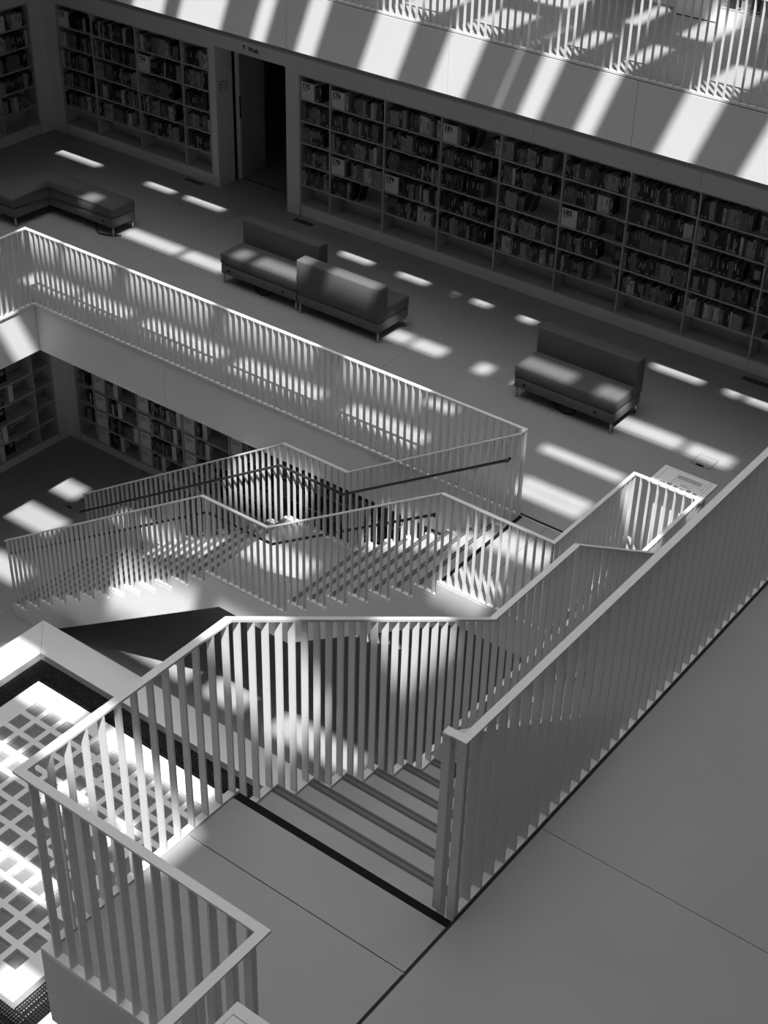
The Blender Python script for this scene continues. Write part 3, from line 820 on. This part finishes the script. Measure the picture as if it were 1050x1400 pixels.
# metal grating in the channel
def grate(x0, x1, y0, y1):
    bm = bmesh.new(); c0 = Vector((x0, y0, GZ - .10)); st = .033
    n = int((x1 - x0) / st)
    for i in range(n + 1): bm_box(bm, i * st, i * st + .005, 0, y1 - y0, -.02, 0)
    n = int((y1 - y0) / st)
    for i in range(n + 1): bm_box(bm, 0, x1 - x0, i * st, i * st + .005, -.018, .002)
    o = obj('grating', bm, M['grating'], bn, c0); o['kind'] = 'stuff'
grate(ix0, ix1, GY1 + .0, iy1); grate(ix0, ix1, iy0, GY0); grate(ix0, GX0, GY0, GY1); grate(GX1, ix1, GY0, GY1)
rl = tag(empty('roof_light', (-7.69, 3.41, Z2)), 'square white roof light with rows of recessed glass blocks', 'roof light')
NB, HS = 11, .19
MG = .272; P_ = (GX1 - GX0 - 2 * MG - HS) / (NB - 1)
HD = .10
bm = bmesh.new(); c0 = Vector((GX0, GY0, GZ)); L = GX1 - GX0; LY = GY1 - GY0
PY = (LY - 2 * MG - HS) / (NB - 1)
ys = 0
for j in range(NB + 1):                    # bars along x
    y0 = 0 if j == 0 else MG + (j - 1) * PY + HS
    y1 = LY if j == NB else MG + j * PY
    bm_box(bm, 0, L, y0, y1, -HD, 0)
for j in range(NB):                        # short bars between
    y0, y1 = MG + j * PY, MG + j * PY + HS
    for i in range(NB + 1):
        x0 = 0 if i == 0 else MG + (i - 1) * P_ + HS
        x1 = L if i == NB else MG + i * P_
        bm_box(bm, x0, x1, y0, y1, -HD, 0)
obj('frame_grid', bm, M['white'], rl, c0)
box('skirt', rl, M['white'], GX0, GX1, GY0, GY1, Z2 + .06, GZ - HD - .02)
for i in range(NB):
    for j in range(NB):
        x0, y0 = GX0 + MG + i * P_, GY0 + MG + j * PY
        box('glass_block', rl, M['glass'], x0, x0 + HS, y0, y0 + HS, GZ - HD - .02, GZ - .055)

# ------------------------------------------------------------------ information stands
def info_stand(label, x0, x1, y0, y1, zb, turn):
    """top board between x0..x1, y0..y1; turn: True = the reader stands on the +y side"""
    zt = zb + .985
    e = tag(empty('info_stand', ((x0 + x1) / 2, (y0 + y1) / 2, zb)), label, 'stand')
    bd = box('board', e, M['paper'], x0, x1, y0, y1, zt - .025, zt)
    if turn:
        box('pedestal', e, M['white'], x0 + .04, x1 - .04, y0 + .06, y0 + .22, zb, zt - .025)
    else:
        box('pedestal', e, M['white'], x0 + .06, x0 + .22, y0 + .04, y1 - .04, zb, zt - .025)
    lx, ly = x1 - x0, y1 - y0
    z = zt
    def pr(u0, u1, v0, v1, m='greyink'):
        if turn: a = (x0 + u0 * lx, x0 + u1 * lx, y0 + v0 * ly, y0 + v1 * ly)
        else: a = (x0 + v0 * lx, x0 + v1 * lx, y0 + (1 - u1) * ly, y0 + (1 - u0) * ly)
        box('print', bd, M[m], *a, z, z + .0012)
    t = .006
    for (u0, u1, v0, v1) in ((.08, .92, .93, .935), (.08, .92, .06, .065), (.08, .085, .06, .935), (.915, .92, .06, .935),
                             (.33, .86, .52, .525), (.33, .335, .36, .82), (.86, .865, .4, .82)): pr(u0, u1, v0, v1)
    rg = random.Random(3)
    for k in range(6): pr(.34 + .02 * (k % 2), .84 - rg.random() * .1, .62 + k * .032, .635 + k * .032)
    for k in range(3): pr(.5, .62 + .1 * rg.random(), .42 - k * .04, .43 - k * .04)
    for k in range(5): pr(.3 + .12 * k, .38 + .12 * k, .12, .3 - .03 * (k % 3))
    bm = bmesh.new()
    n = 16; ri, ro = .017, .025
    vi = [bm.verts.new((ri * math.cos(2 * math.pi * q / n), ri * math.sin(2 * math.pi * q / n), 0)) for q in range(n)]
    vo = [bm.verts.new((ro * math.cos(2 * math.pi * q / n), ro * math.sin(2 * math.pi * q / n), 0)) for q in range(n)]
    for q in range(n): bm.faces.new((vi[q], vo[q], vo[(q + 1) % n], vi[(q + 1) % n]))
    obj('printed_ring', bm, M['ink'], bd, (x0 + .22 * lx, y0 + .18 * ly, z + .0015))
    return e
info_stand('white printed info stand behind the folded railing of the bench gallery', -2.90, -2.33, 7.65, 8.02, Z1, True)
info_stand('white info stand corner beside the railing on the bare floor', .065, .44, -1.97, -1.385, 0.0, False)

# ------------------------------------------------------------------ floor details
def floor_hatch(label, x0, x1, y0, y1, z):
    e = tag(empty('floor_outlet', ((x0 + x1) / 2, (y0 + y1) / 2, z)), label, 'floor outlet', 'floor outlets')
    box('lid', e, M['floor'], x0 + .004, x1 - .004, y0 + .004, y1 - .004, z, z + .0025)
    for a in ((x0, x1, y0, y0 + .004), (x0, x1, y1 - .004, y1), (x0, x0 + .004, y0, y1), (x1 - .004, x1, y0, y1)):
        box('frame', e, M['joint'], *a, z, z + .003)
    box('cable_slot', e, M['black'], x0 + .06, x0 + .15, y0 + .004, y0 + .035, z + .0025, z + .0045)
floor_hatch('square floor outlet lid beside the printed info stand', -3.34, -3.11, 9.65, 9.88, Z1)
floor_hatch('square floor outlet lid at the foot of the white-sided stairs', -12.45, -12.2, 8.3, 8.55, Z2)
def vent(label, x0, x1, y0, y1):
    e = tag(empty('floor_vent', ((x0 + x1) / 2, (y0 + y1) / 2, Z1)), label, 'vent', 'floor vents along the bookcases')
    box('tray', e, M['pit'], x0, x1, y0, y1, Z1, Z1 + .002)
    n = 12
    for i in range(n):
        x = x0 + (x1 - x0) * (i + .5) / n
        box('slat', e, M['nosing'], x - .006, x + .006, y0, y1, Z1 + .002, Z1 + .005)
vent('narrow floor vent in front of the long bookcase by the doorway', -10.83, -10.5, 11.71, 11.80)
vent('narrow floor vent in front of the corner bookcase by the doorway', -13.03, -12.66, 11.77, 11.85)
vent('narrow floor vent before the ninth bay of the long bookcase', -3.75, -3.4, 11.71, 11.80)
